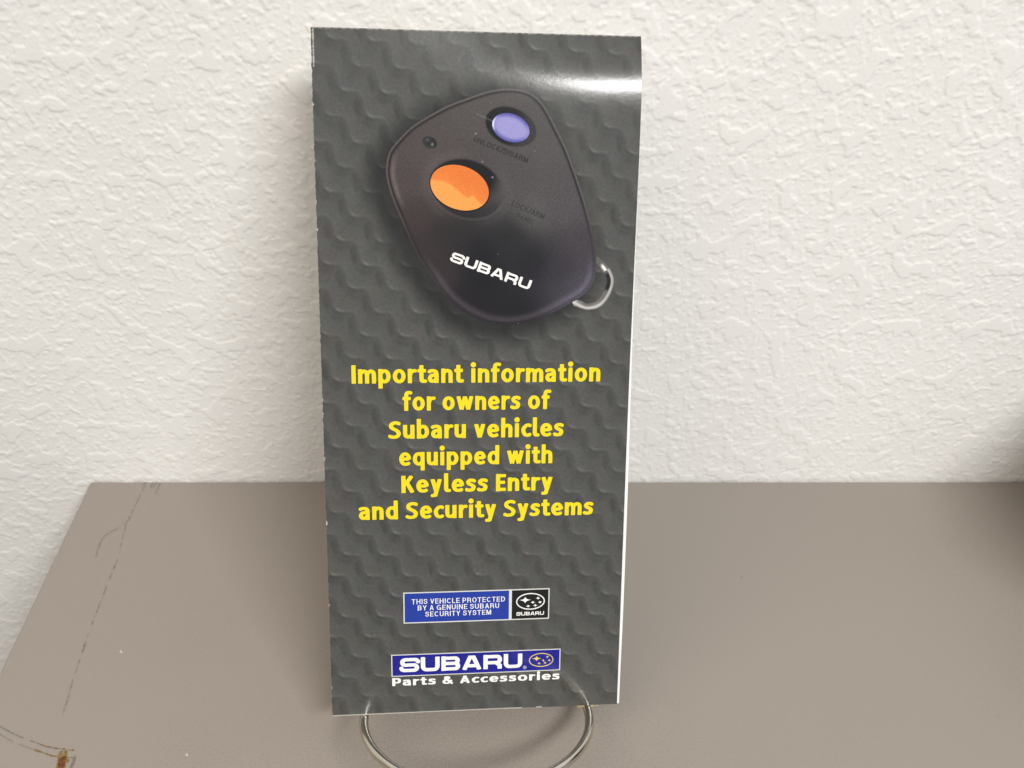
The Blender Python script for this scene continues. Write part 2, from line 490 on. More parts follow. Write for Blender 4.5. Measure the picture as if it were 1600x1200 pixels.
# plain bold grotesque capitals: cap height 1
def face_caps():
    G = {}
    s = .11; w = .70
    G['I'] = (.22, [[(s, 0), (s, 1)]])
    G['T'] = (.64, [[(.32, 0), (.32, .99)], [(0, .91), (.64, .91)]])
    G['H'] = (w, [[(s, 0), (s, 1)], [(w - s, 0), (w - s, 1)], [(s, .5), (w - s, .5)]])
    G['E'] = (.60, [[(s, 0), (s, 1)], [(s, .91), (.60, .91)], [(s, .5), (.56, .5)], [(s, .09), (.61, .09)]])
    G['L'] = (.56, [[(s, 0), (s, 1)], [(s, .09), (.56, .09)]])
    G['V'] = (.68, [[(.10, 1), (.34, .03)], [(.58, 1), (.34, .03)]])
    G['Y'] = (.68, [[(.10, 1), (.34, .42)], [(.58, 1), (.34, .42)], [(.34, .46), (.34, 0)]])
    G['A'] = (.74, [[(.11, 0), (.37, .97)], [(.63, 0), (.37, .97)], [(.22, .29), (.52, .29)]])
    G['O'] = (.78, [arc(.39, .5, .28, .415, 0, 360, 28)])
    G['C'] = (.74, [arc(.38, .5, .27, .415, 42, 318, 24)])
    G['G'] = (.78, [arc(.39, .5, .28, .415, 42, 330, 24), [(.40, .43), (.70, .43)], [(.68, .43), (.68, 0)]])
    G['S'] = (.66, [cr([(.55, .70), (.48, .86), (.32, .913), (.16, .86), (.115, .72), (.19, .59), (.34, .52), (.50, .44), (.55, .29), (.48, .13), (.33, .085), (.16, .13), (.09, .31)], 5)])
    bt = [(s, .91), (.38, .91)] + arc(.38, .71, .165, .20, 90, -90, 10) + [(s, .51)]
    G['P'] = (.64, [[(s, 0), (s, 1)], [(s, .91), (.36, .91)] + arc(.36, .66, .18, .25, 90, -90, 10) + [(s, .41)]])
    G['R'] = (.70, [[(s, 0), (s, 1)], [(s, .91), (.38, .91)] + arc(.38, .69, .18, .22, 90, -90, 10) + [(s, .47)], [(.42, .47)] + cr([(.50, .42), (.56, .30), (.60, 0)], 4)])
    G['B'] = (.70, [[(s, 0), (s, 1)], bt, [(s, .51), (.38, .51)] + arc(.38, .30, .20, .21, 90, -90, 10) + [(s, .09)]])
    G['D'] = (.72, [[(s, 0), (s, 1)], [(s, .91), (.32, .91)] + arc(.32, .5, .28, .41, 90, -90, 16) + [(s, .09)]])
    G['U'] = (.70, [[(s, 1), (s, .34)] + arc(.35, .34, .24, .255, 180, 360, 14) + [(w - s, 1)]])
    G['N'] = (w, [[(s, 0), (s, 1)], [(w - s, 0), (w - s, 1)], [(.13, .93), (w - .13, .07)]])
    G['M'] = (.84, [[(s, 0), (s, 1)], [(.73, 0), (.73, 1)], [(.13, .97), (.42, .05)], [(.71, .97), (.42, .05)]])
    G['K'] = (.72, [[(s, 0), (s, 1)], [(.2, .40), (.60, 1)], [(.28, .55), (.62, 0)]])
    G['/'] = (.36, [[(.02, -.03), (.34, 1.03)]])
    return dict(G=G, wv=.185, wh=.155, gap=.11, space=.29, clip={c: (0, 1) for c in 'VYAKNMR'})
CAPS = face_caps()

# wide square-shouldered capitals of the wordmark: cap height 1
def face_wide():
    G = {}
    W = 1.34; v = .165; h = .125
    G['S'] = (W, [[(1.27, .66), (1.27, .72)] + arc(1.02, .71, .22, .165, 8, 90, 6)[1:] + [(.42, .875)] + arc(.38, .70, .215, .175, 90, 180, 6)
                   + arc(.38, .685, .215, .185, 180, 270, 6) + [(.95, .5)] + arc(.96, .315, .215, .185, 90, 0, 6) + arc(.96, .30, .215, .175, 0, -90, 6)
                   + [(.32, .125)] + arc(.32, .29, .22, .165, 270, 186, 6) + [(.075, .335)]])
    G['U'] = (W, [[(v, 1), (v, .38)] + arc(v + .25, .375, .25, .25, 180, 270, 7) + [(W - v - .25, .125)] + arc(W - v - .25, .375, .25, .25, 270, 360, 7) + [(W - v, 1)]])
    G['B'] = (W, [[(v, 0), (v, 1)], [(v, .875), (.95, .875)] + arc(.95, .69, .20, .185, 90, -90, 8) + [(v, .505)], [(v, .505), (.98, .505)] + arc(.98, .315, .195, .19, 90, -90, 8) + [(v, .125)]])
    G['A'] = (1.42, [[(.17, 0), (.64, 1)], [(1.25, 0), (.78, 1)], [(.60, .90), (.82, .90)], [(.40, .29), (1.02, .29)]])
    G['R'] = (W, [[(v, 0), (v, 1)], [(v, .875), (.98, .875)] + arc(.98, .66, .195, .215, 90, -90, 8) + [(v, .445)], [(.90, .42), (1.02, .36)] + [(1.165, .24), (1.165, 0)]])
    return dict(G=G, wv=.33, wh=.245, gap=.10, space=.5, clip={'A': (0, 1), 'R': (0, 1)})
WIDE = face_wide()

def layout(face, text, x0, x1, base, height, unit=1.0, rot=0.0, anchor=None, wmul=1.0, slant=0.0):
    """text set between x0 and x1 (mm), letter height 'height' for 'unit' of the face"""
    G = face['G']
    sy = height / unit
    adv, n = 0.0, 0
    pos = []
    for ch in text:
        if ch == ' ':
            adv += face['space']; continue
        pos.append((ch, adv)); adv += G[ch][0] + face['gap']
    adv -= face['gap']
    sx = (x1 - x0) / adv
    ca, sa = math.cos(math.radians(rot)), math.sin(math.radians(rot))
    an = anchor or (x0, base)
    def T(x, y):
        X, Y = x0 + x * sx + slant * y * sy, base + y * sy
        dx, dy = X - an[0], Y - an[1]
        return (an[0] + dx * ca - dy * sa, an[1] + dx * sa + dy * ca)
    strokes = []
    wv, wh = face['wv'] * sx * wmul, face['wh'] * sy * wmul
    for ch, a in pos:
        for st in G[ch][1]:
            if st[0] == 'dot':
                c = T(a + st[1], st[2])
                strokes.append(('dot', c, st[3] * math.sqrt(sx * sy) * 0.95))
                continue
            raw = [((a + x) * sx, y * sy) for x, y in st]
            ws = []
            for (ax, ay), (bx, by) in zip(raw[:-1], raw[1:]):
                L = math.hypot(bx - ax, by - ay) or 1
                ws.append(math.sqrt((wv * (by - ay) / L) ** 2 + (wh * (bx - ax) / L) ** 2))
            cl = face['clip'].get(ch)
            clip = None
            if cl:
                p_lo, p_hi = T(0, cl[0]), T(0, cl[1])
                clip = (-sa, ca, -sa * p_lo[0] + ca * p_lo[1], -sa * p_hi[0] + ca * p_hi[1])
            strokes.append(([T(a + x, y) for x, y in st], ws, clip))
    return strokes

def strokes_mesh(strokes, st):
    pts = []
    for s in strokes:
        if s[0] == 'dot': pts += [(s[1][0] - s[2], s[1][1] - s[2]), (s[1][0] + s[2], s[1][1] + s[2])]
        else:
            m = max(s[1])
            pts += [(x - m, y - m) for x, y in s[0]] + [(x + m, y + m) for x, y in s[0]]
    P = np.array(pts); lo = P.min(0) - 2 * st; hi = P.max(0) + 2 * st
    X, Y = grid(lo[0], hi[0], lo[1], hi[1], st)
    Fd = np.full(X.shape, 1e3)
    for s in strokes:
        if s[0] == 'dot':
            Fd = np.minimum(Fd, np.hypot(X - s[1][0], Y - s[1][1]) - s[2]); continue
        m = max(s[1]) / 2 + 3 * st
        Q = np.array(s[0])
        i0 = max(0, int((Q[:, 0].min() - m - lo[0]) / st)); i1 = int((Q[:, 0].max() + m - lo[0]) / st) + 2
        j0 = max(0, int((Q[:, 1].min() - m - lo[1]) / st)); j1 = int((Q[:, 1].max() + m - lo[1]) / st) + 2
        sub = stroke_field(X[j0:j1, i0:i1], Y[j0:j1, i0:i1], s[0], s[1])
        if len(s) > 2 and s[2]:
            h = s[2][0] * X[j0:j1, i0:i1] + s[2][1] * Y[j0:j1, i0:i1]
            sub = np.maximum(sub, np.maximum(s[2][2] - h, h - s[2][3]))
        Fd[j0:j1, i0:i1] = np.minimum(Fd[j0:j1, i0:i1], sub)
    return field_mesh(Fd, lo[0], lo[1], st)

# ================================================================== BROCHURE
BW, BL = 93.0, 210.0
EX = np.array([0.99515806, 0.08140851, -0.05507348])
EV = np.array([0.01079732, 0.46639062, 0.88451298])
EN = np.array([0.09769264, -0.88082487, 0.46325339])
ORG = np.array([-57.7559, 164.4640, 292.0 - 276.5022])       # lower left corner, mm

def bulge(u, v):
    """the sheet bows towards the viewer below its top edge and rolls back above, most at the right"""
    u = np.asarray(u, float); v = np.asarray(v, float)
    k = 0.5 + 2.0 * smooth(0.15, 1.05, u / BW)
    up = smooth(95, 197, v)
    bend = 3.0 * np.log1p(np.exp(np.clip((v - 198.0) / 3.0, -40, 40)))        # rounded roll-back of the top edge
    fall = (0.05 + 0.25 * smooth(0.1, 1.0, u / BW)) * bend
    belly = 0.6 * np.sin(np.pi * np.clip(v / 120.0, 0, 1)) * np.sin(np.pi * np.clip(u / BW, 0, 1))
    return k * up - fall + belly * 0.5

BRO = empty('brochure', tuple((ORG + EX * BW / 2) / 1000))
tag(BRO, 'tall dark grey folded brochure with a printed key fob, leaning on a wire stand', 'brochure')
BRO_OFF = ORG + EX * BW / 2
def surf(u, v, n=0.0):
    u = np.asarray(u, float); v = np.asarray(v, float)
    d = bulge(u, v) + n
    P = ORG + u[..., None] * EX + v[..., None] * EV + d[..., None] * EN
    return (P - BRO_OFF) / 1000.0

def printed(name, v2, faces, n, mat, parent=None, colors=None):
    return make_obj(name, surf(v2[:, 0], v2[:, 1], n), faces, mat, parent or BRO, True, colors)

def lettering(name, strokes, n, mat, parent=None, st=0.11):
    v2, fs = strokes_mesh(strokes, st)
    return printed(name, v2, fs, n, mat, parent)

# ---- key fob outline (mm on the cover)
FOB = catmull([(19.98, 170.94), (20.1, 172.95), (20.51, 175.4), (21.54, 177.63), (23.61, 180.09), (27.27, 183.67), (31.82, 186.6), (37.73, 189.76), (43.17, 191.83), (47.72, 193.44), (51.36, 194.3), (55.01, 194.63), (58.68, 194.31), (61.45, 193.27), (63.78, 191.56), (65.67, 189.17), (67.59, 185.88), (70.01, 181.46), (72.46, 176.55), (74.97, 170.22), (77.01, 164.74), (78.82, 159.21), (80.43, 153.15), (81.28, 148.91), (81.52, 145.6), (81.46, 142.75), (80.82, 139.88), (79.2, 137.24), (76.83, 135.08), (73.95, 133.4), (69.64, 130.99), (64.84, 128.73), (60.03, 127.3), (55.7, 126.83), (51.85, 127.04), (48.01, 127.92), (44.18, 129.62), (40.85, 131.78), (37.54, 134.64), (34.73, 138.19), (31.48, 143.13), (28.26, 148.24), (24.66, 156.52), (21.99, 162.87), (20.56, 167.37)], 3, True)

def poly_field(X, Y, P):
    d2 = np.full(X.shape, 1e9)
    inside = np.zeros(X.shape, bool)
    for (ax, ay), (bx, by) in zip(P[:-1], P[1:]):
        ex, ey = bx - ax, by - ay
        L2 = ex * ex + ey * ey
        if L2 < 1e-12: continue
        t = np.clip(((X - ax) * ex + (Y - ay) * ey) / L2, 0, 1)
        d2 = np.minimum(d2, (X - ax - t * ex) ** 2 + (Y - ay - t * ey) ** 2)
        c = (ay > Y) != (by > Y)
        if ey != 0:
            inside ^= c & (X < ex * (Y - ay) / ey + ax)
    d = np.sqrt(d2)
    return np.where(inside, -d, d)

def ell(X, Y, cx, cy, a, b, ang):
    """approximate signed distance to a tilted ellipse"""
    c, s = math.cos(math.radians(ang)), math.sin(math.radians(ang))
    p = (X - cx) * c + (Y - cy) * s; q = -(X - cx) * s + (Y - cy) * c
    r = np.hypot(p / a, q / b) + 1e-9
    g = np.hypot(p / a ** 2, q / b ** 2) + 1e-9
    return r * (r - 1) / g, p, q

# ---- the tread pattern printed on the cover
LAT_A = np.array([11.30, -0.30]); LAT_B = np.array([7.20, -7.10]); LAT_O = np.array([5.1, 207.7])
STAIR = catmull([(-1.0, 1.75), (-0.72, 0.8), (-0.1, 0.02), (1.1, -0.50), (2.7, -0.52), (4.1, -0.72), (5.1, -1.5), (5.7, -2.7), (6.05, -4.0)], 5)
def tread(u, v):
    """brightness of the photographed rubber tread: stair-step ridges with lit hooks and dark flanks"""
    uu = u + 0.35 * fbm(u / 9, v / 9, 5, 2); vv = v + 0.35 * fbm(u / 9, v / 9, 8, 2)
    M = np.linalg.inv(np.stack([LAT_A, LAT_B], 1))
    pu, pv = uu - LAT_O[0], vv - LAT_O[1]
    i = M[0, 0] * pu + M[0, 1] * pv; j = M[1, 0] * pu + M[1, 1] * pv
    fi, fj = i - np.floor(i), j - np.floor(j)
    lx0 = fi * LAT_A[0] + fj * LAT_B[0]; ly0 = fi * LAT_A[1] + fj * LAT_B[1]
    best = np.full(u.shape, 1e3); sd = np.zeros(u.shape); tp = np.zeros(u.shape)
    n = len(STAIR) - 1
    for di in (-1, 0, 1, 2):
        for dj in (-1, 0, 1):
            ox = di * LAT_A[0] + dj * LAT_B[0]; oy = di * LAT_A[1] + dj * LAT_B[1]
            for k in range(0, n, 2):
                a, c = STAIR[k] + (ox, oy), STAIR[min(k + 2, n)] + (ox, oy)
                e = c - a; L2 = e @ e
                qx, qy = lx0 - a[0], ly0 - a[1]
                t = np.clip((qx * e[0] + qy * e[1]) / L2, 0, 1)
                d = np.hypot(qx - t * e[0], qy - t * e[1])
                m = d < best
                best = np.where(m, d, best)
                sd = np.where(m, np.sign(e[0] * qy - e[1] * qx) * d, sd)
                tp = np.where(m, (k + 2 * t) / n, tp)
    strength = 0.8 + 0.55 * fbm(u / 13, v / 13, 77, 2)
    hook = np.exp(-((tp - 0.27) / 0.13) ** 2)
    horiz = smooth(0.2, 0.35, tp) * (1 - smooth(0.6, 0.75, tp))
    vert = np.maximum(smooth(0.62, 0.8, tp), 1 - smooth(0.05, 0.2, tp))
    line = 0.44 * hook + 0.17 * horiz + 0.10 * vert
    b = 1.15 * line * strength * np.exp(-((sd - 0.1) / 0.36) ** 2) - (0.20 * hook + 0.08 * horiz) * strength * np.exp(-((sd + 0.75) / 0.5) ** 2)
    b = b + (0.07 + 0.05 * hook) * np.exp(-((sd - 0.9) / 1.3) ** 2)
    b = b - (0.26 * vert + 0.10 * horiz + 0.12 * hook) * strength * np.exp(-((sd + 2.3) / 1.05) ** 2)
    b = b - 0.06 * np.exp(-((sd + 1.0) / 0.7) ** 2)
    return b

def cover_colour(u, v):
    d = poly_field(u, v, FOB[::2] if len(FOB) % 2 else FOB)
    base = np.ones(u.shape + (3,)) * np.array([0.0695, 0.0695, 0.0640])
    tr = tread(u, v)
    mott = 1 + 0.10 * fbm(u / 5, v / 5, 31, 3) + 0.16 * fbm(u / 0.9, v / 0.9, 37, 3)
    k = (1 + 1.18 * tr) * mott
    # the photographed fob's own soft shadow in the print, falling to the lower left
    sd = poly_field(u + 3.0, v + 2.0, FOB[::3])
    sh = 1 - 0.72 * (1 - smooth(-1.5, 7.5, sd))
    k = k * sh
    c = base * k[..., None]
    tint = 0.07 * fbm(u / 6, v / 6, 41, 3)
    c = c * np.stack([1 + tint, 1 - 0.3 * tint, 1 - tint], -1)
    # worn white fibres along the torn left edge and top-left corner
    e = 0.32 + 0.5 * fbm(u * 0 + 3, v / 1.6, 12, 3)
    line_l = (u > 0.42) & (u < 0.72) & (v > 199.5 + 0.8 * fbm(u, v / 2, 5, 2))
    c[line_l] = (0.40, 0.385, 0.35)
    fl = (u < 0.12 + 0.40 * np.clip(fbm(u / 2, v / 1.3, 12, 3), -0.3, 1)) & ((fbm(u * 0 + 1.0, v / 2.3, 15, 3) > 0.30))
    c[fl] = (0.52, 0.50, 0.46)
    tp = (v > BL - 0.22 - 0.25 * np.clip(fbm(u / 1.7, v * 0, 19, 3), -0.5, 1))
    c[tp] = (0.25, 0.24, 0.215)
    bt = (v < 0.26) & (u < 64 + 10 * fbm(u / 5, v * 0, 29, 2))
    c[bt] = (0.42, 0.40, 0.36)
    return np.clip(c, 0.004, 1)

M_INK = mat_print('printed_cover')
M_WHITE_PAPER = mat_simple('white_paper', (0.83, 0.82, 0.79), 0.5, 0, 0.4, 0.02, 200)

def sheet(name, u0, u1, v0, v1, st, n, th, mat, colour=None, left=None, right=None, bottom=None):
    """a slightly bowed sheet of paper with thickness; left/right/bottom let its edges wander"""
    nu, nv = max(2, int((u1 - u0) / st)), max(2, int((v1 - v0) / st))
    U, Vv = np.meshgrid(np.linspace(0, 1, nu + 1), np.linspace(v0, v1, nv + 1))
    lo = u0 + (left(Vv) if left else 0); hi = u1 + (right(Vv) if right else 0)
    UU = lo + (hi - lo) * U
    if bottom:
        Vv = Vv + bottom(UU) * (1 - smooth(v0, v0 + 12, Vv))
    nn = n(UU, Vv) if callable(n) else n
    front = surf(UU, Vv, nn).reshape(-1, 3)
    back = surf(UU, Vv, nn - th).reshape(-1, 3)
    idx = np.arange((nu + 1) * (nv + 1)).reshape(nv + 1, nu + 1)
    F = np.stack([idx[:-1, :-1], idx[:-1, 1:], idx[1:, 1:], idx[1:, :-1]], -1).reshape(-1, 4)
    off = len(front)
    Fb = F[:, ::-1] + off
    ring = np.concatenate([idx[0, :], idx[1:, -1], idx[-1, -2::-1], idx[-2:0:-1, 0]])
    r2 = np.roll(ring, -1)
    Fs = np.stack([ring, ring + off, r2 + off, r2], -1)
    colors = None
    if colour is not None:
        cf = colour(UU, Vv).reshape(-1, 3)
        colors = np.concatenate([cf, np.ones_like(cf) * np.array([0.55, 0.54, 0.5])])
    # side walls use their own vertices so the paper edge stays paper white
    ringv = np.concatenate([front[ring], back[ring]])
    nb = 2 * off
    m = len(ring)
    k = np.arange(m); k2 = (k + 1) % m
    Fs = np.stack([nb + k, nb + m + k, nb + m + k2, nb + k2], -1)
    V = np.concatenate([front, back, ringv])
    if colors is not None:
        colors = np.concatenate([colors, np.ones((2 * m, 3)) * np.array([0.62, 0.61, 0.57])])
    return make_obj(name, V, np.concatenate([F, Fb, Fs]), mat, BRO, True, colors)

rag = lambda V: 0.16 * fbm(V / 1.15, V * 0 + 4.2, 71, 2) + 0.05 * np.sign(np.sin(V * 2.1)) * (fbm(V / 6, V * 0, 73, 2) > 0.05)
sheet('front_panel', 0, BW, 0, BL, 0.21, 0.0, 0.16, M_INK, cover_colour, left=rag)
sheet('inner_page', 0.15, BW, -0.3, BL - 0.15, 1.5,
      lambda u, v: -0.55 - 0.5 * smooth(60, 93, u), 0.16, M_WHITE_PAPER,
      right=lambda V: 0.22 + 0.95 * smooth(190, 60, V) - 0.25 * smooth(40, 0, V), bottom=lambda u: 0.30 * smooth(75, 10, u) - 0.1)
sheet('back_panel', 0.35, BW - 0.2, 0.1, BL - 0.2, 2.0, lambda u, v: -1.2 - 0.8 * smooth(50, 93, u), 0.16, M_WHITE_PAPER)

# ---- key fob picture
fob_samples = [((34, 172.9), (98, 86, 84)), ((26.6, 167.4), (94, 80, 78)), ((65.4, 178.7), (98, 94, 93)), ((71.4, 162.4), (97, 90, 93)),
               ((56.2, 167.7), (94, 89, 87)), ((28.4, 160.2), (82, 68, 66)), ((37.6, 152.9), (62, 57, 57)), ((56.4, 153.0), (56, 55, 57)),
               ((47, 139.9), (46, 46, 50)), ((71.8, 143.7), (70, 65, 74)), ((41.3, 134.2), (54, 48, 53)), ((56.6, 130.3), (50, 48, 53)),
               ((76.7, 139.9), (88, 82, 98)), ((35.7, 141.7), (72, 60, 62)), ((48.6, 190.8), (98, 91, 88)), ((61.9, 160.5), (97, 93, 93)),
               ((77.4, 149.4), (84, 76, 84)), ((47, 147), (48, 47, 50)), ((62, 146), (52, 50, 55)), ((31, 150), (74, 60, 60))]
def fob_colour(u, v):
    num = np.zeros(u.shape + (3,)); den = np.zeros(u.shape)
    for (x, y), c in fob_samples:
        w = 1.0 / ((u - x) ** 2 + (v - y) ** 2 + 22.0) ** 2.0
        num += w[..., None] * lin(c); den += w
    c = num / den[..., None]
    d = poly_field(u, v, FOB[::2] if len(FOB) % 2 else FOB)
    ang = np.arctan2(v - 160, u - 51)
    upper = smooth(150, 166, v)
    # moulded rim: thin lit line, dark groove inside it
    c = c * (1 - 0.62 * np.exp(-((d + 0.85) / 0.38) ** 2) * (0.35 + 0.65 * upper))[..., None]
    c = c + (np.exp(-((d + 0.22) / 0.22) ** 2) * (0.040 * upper + 0.012))[..., None] * np.array([1, .95, .88])
    # lit lower bevel, bluish at the right
    low = (1 - smooth(138, 150, v))
    bev = np.exp(-((d + 1.7) / 1.0) ** 2) * low
    c = c + bev[..., None] * (np.array([.050, .036, .046]) + smooth(60, 78, u)[..., None] * np.array([.02, .02, .06]))
    lft = np.exp(-((d + 1.9) / 0.7) ** 2) * smooth(178, 172, v) * smooth(160, 166, v) * (u < 30)
    c = c + lft[..., None] * np.array([.085, .065, .055])
    # well of the small button
    w1, p1, q1 = ell(u, v, 55.62, 184.17, 7.56, 5.15, -21)
    ring = (1 - smooth(-0.35, 0.35, w1)) * (0.55 + 0.45 * smooth(5.5, -2, p1))
    c = c * (1 - 0.80 * ring)[..., None]
    # well of the large button: dark crescent above, lit rim below
    w2, p2, q2 = ell(u, v, 43.1, 166.6, 10.9, 8.2, -18)
    inw = 1 - smooth(-0.5, 0.4, w2)
    cres = inw * smooth(-1.5, 3.2, q2 + 0.28 * p2 * 0) * smooth(10.5, 5.0, p2)
    c = c * (1 - 0.78 * cres)[..., None]
    c = c * (1 - 0.25 * inw * smooth(2.0, -3.0, q2))[..., None]
    c = c + (np.exp(-((w2 - 0.1) / 0.35) ** 2) * smooth(1.5, -3, q2) * 0.032)[..., None]
    c = c + (np.exp(-((w2 - 1.3) / 1.3) ** 2) * (0.018 * smooth(2, -8, p2) + 0.012 * smooth(4, 9, p2)))[..., None] * np.array([1.0, 0.9, 0.82])
    w3, _, _ = ell(u, v, 40.99, 166.98, 8.62, 6.13, -18.9)
    c = c * (1 - 0.85 * (1 - smooth(0.05, 0.55, w3)))[..., None]
    w4, _, _ = ell(u, v, 55.57, 183.88, 5.51, 3.83, -19)
    c = c * (1 - 0.5 * (1 - smooth(0.0, 0.35, w4)))[..., None]
    # dull tooth-like lustre around the caption
    c = c + (0.012 * np.exp(-(((u - 63) / 4) ** 2 + ((v - 161) / 7) ** 2)))[..., None]
    # a few white dust specks and one hair in the print
    for x, y, r in ((49.92, 190.69, .14), (46.1, 187.46, .14), (45.57, 182.15, .28), (47.43, 174.33, .26), (50.42, 170.04, .36), (62.43, 177.58, .16), (52.26, 147.96, .14), (41.2, 184.9, .12), (58.5, 127.4, .12)):
        c = c + (np.exp(-((u - x) ** 2 + (v - y) ** 2) / (0.62 * r) ** 2) * 0.45)[..., None]
    hx = np.abs((v - 187.9) + 0.42 * (u - 45)) 
    c = c + (np.exp(-(hx / .16) ** 2) * smooth(44, 49, u) * smooth(52.2, 51, u) * 0.10)[..., None]
    mott = 1 + 0.26 * fbm(u / 0.6, v / 0.6, 131, 2) + 0.06 * fbm(u / 4, v / 4, 137, 3)
    c = (0.55 * c + 0.45 * c.mean(-1, keepdims=True)) * np.array([1.0, 0.985, 0.985])
    c = (c * 0.70 - 0.0155) * mott[..., None]
    return np.clip(c, 0.0035, 1)

X, Y = grid(18, 84, 124.5, 197, 0.17)
v2, fs = field_mesh(poly_field(X, Y, FOB), 18, 124.5, 0.17)
fob = printed('key_fob_picture', v2, fs, 0.035, M_INK, None, fob_colour(v2[:, 0], v2[:, 1]))

def button(name, cx, cy, a, b, ang, colf, n=0.07, st=0.14, parent=None):
    X, Y = grid(cx - a - 1, cx + a + 1, cy - a - 1, cy + a + 1, st)
    Fd, _, _ = ell(X, Y, cx, cy, a, b, ang)
    v2, fs = field_mesh(Fd, X[0, 0], Y[0, 0], st)
    d, p, q = ell(v2[:, 0], v2[:, 1], cx, cy, a, b, ang)
    return printed(name, v2, fs, n, M_INK, parent or fob, colf(v2[:, 0], v2[:, 1], d, p, q))

def col_orange(u, v, d, p, q):
    line = 167.4 - 0.05 * (u - 41) + 1.2 * smooth(40.5, 35, u) - 3.4 * smooth(37.5, 44.5, u) + 0.9 * np.exp(-((u - 44.8) / 1.0) ** 2) - 1.9 * smooth(44.5, 49, u) + 0.2 * fbm(u / .8, v / .8, 3, 2)
    t = smooth(-0.5, 0.6, v - line) * (0.82 + 0.18 * smooth(0, 5, v - line))
    return lin((252, 160, 78))[None] * (1 - t[:, None]) * 0.86 + lin((226, 120, 48))[None] * t[:, None] * 0.86
def col_blue(u, v, d, p, q):
    m = smooth(-1.6, -0.1, d) * (0.25 + 0.75 * np.maximum(smooth(0.0, -3, q), smooth(0.5, 3, q)))
    c = lin((154, 149, 206))[None] * (1 - m[:, None]) + lin((88, 86, 168))[None] * m[:, None]
    c = c * 0.85
    hl = np.exp(-(((d + 0.28) / 0.2) ** 2)) * smooth(-3.6, -4.9, p) * smooth(2.5, 0.0, np.abs(q + 0.6))
    return c + hl[:, None] * 0.55
def col_led(u, v, d, p, q):
    c = np.ones((len(u), 3)) * np.array([.012, .012, .012])
    c += (smooth(-1.3, 0, d) * smooth(-0.5, 1.2, -q) * 0.02)[:, None]
    c += (np.exp(-(((u - 33.2) / .30) ** 2 + ((v - 179.0) / .34) ** 2)) * 0.20)[:, None]
    c += (np.exp(-(((u - 31.8) / .7) ** 2 + ((v - 180.2) / .5) ** 2)) * 0.045)[:, None]
    return c
tag(button('button', 40.99, 166.98, 8.62, 6.13, -18.9, col_orange), 'large orange oval button in two orange tones')
tag(button('button', 55.57, 183.88, 5.51, 3.83, -19, col_blue), 'small lilac blue oval button')
button('indicator_lamp', 32.45, 179.45, 2.15, 1.65, -22, col_led)

# ---- split ring of the pictured fob
rc = (79.9, 139.2)
ring_o = np.array([(81.72, 147.26), (84.8, 144.66), (86.77, 140.84), (86.04, 136.52), (83.23, 132.66), (79.35, 131.7), (75.18, 132.91)])
ring_i = np.array([(81.77, 145.6), (84.65, 141.8), (84.98, 138.92), (82.68, 134.59), (79.31, 133.15), (77.34, 134.12)])
so, si = catmull(ring_o, 10), catmull(ring_i, 10)
poly = np.concatenate([so, [(74.5, 134.5)], si[::-1], [(80.0, 147.0)]])
poly = np.concatenate([poly, poly[:1]])
X, Y = grid(73, 88.5, 130, 149, 0.13)
Fr = np.maximum(poly_field(X, Y, poly) - 0.16, -(poly_field(X, Y, FOB) - 0.0))
v2, fs = field_mesh(Fr, 73, 130, 0.13)
def ring_colour(u, v):
    do = np.min(np.hypot(u[:, None] - so[:, 0], v[:, None] - so[:, 1]), 1)
    di = np.min(np.hypot(u[:, None] - si[:, 0], v[:, None] - si[:, 1]), 1)
    t = do / (do + di + 1e-6)                      # 0 outer edge .. 1 inner edge
    ang = np.degrees(np.arctan2(v - rc[1], u - rc[0]))
    g = 0.12 + 0.30 * np.exp(-((t - 0.25) / 0.18) ** 2)
    up = smooth(30, 55, ang)
    g = np.where(ang > 42, 0.10 + 0.80 * np.exp(-((t - 0.62) / 0.22) ** 2) * smooth(66, 54, ang), g)
    dark = smooth(-28, -12, ang) * smooth(42, 28, ang)
    g = g * (1 - 0.93 * dark * smooth(0.38, 0.55, t))
    lo = smooth(-40, -70, ang)
    g = g + lo * 0.12 * np.exp(-((t - 0.4) / 0.3) ** 2)
    return np.clip(g[:, None] * np.array([1, .97, .92]), 0.012, 0.85)
printed('key_ring', v2, fs, 0.02, M_INK, fob, ring_colour(v2[:, 0], v2[:, 1]))

# ---- lettering on the fob
M_EMBOSS = mat_print('ink_embossed_caption', (0.018, 0.017, 0.016), 0.24, 0.3)
M_WHITE = mat_print('ink_white', (0.80, 0.79, 0.76), 0.17, 0.04)
th = math.degrees(math.atan2(137.39 - 145.95, 61.57 - 38.05))
lettering('wordmark', layout(WIDE, 'SUBARU', 38.05, 38.05 + math.hypot(23.52, 8.56), 145.95, 2.95, 1.0, th, (38.05, 145.95), 0.86), 0.07, M_WHITE, fob, 0.08)
th2 = math.degrees(math.atan2(174.13 - 179.97, 60.34 - 44.79))
cap1 = layout(CAPS, 'UNLOCK/DISARM', 44.79, 44.79 + 16.61, 179.97, 1.55, 1.0, th2, (44.79, 179.97), 1.1)
lettering('button_caption', cap1, 0.07, M_EMBOSS, fob, 0.08)
th3 = math.degrees(math.atan2(158.18 - 162.02, 65.53 - 55.81))
cap2 = layout(CAPS, 'LOCK/ARM', 55.81, 55.81 + 10.45, 162.02, 1.6, 1.0, th3, (55.81, 162.02), 1.0) \
     + layout(CAPS, 'PANIC', 57.26, 57.26 + 5.6, 158.58, 1.5, 1.0, th3, (57.26, 158.58), 1.0)
lettering('button_caption', cap2, 0.07, mat_print('ink_embossed_caption_faint', (0.030, 0.029, 0.028), 0.24, 0.3), fob, 0.08)

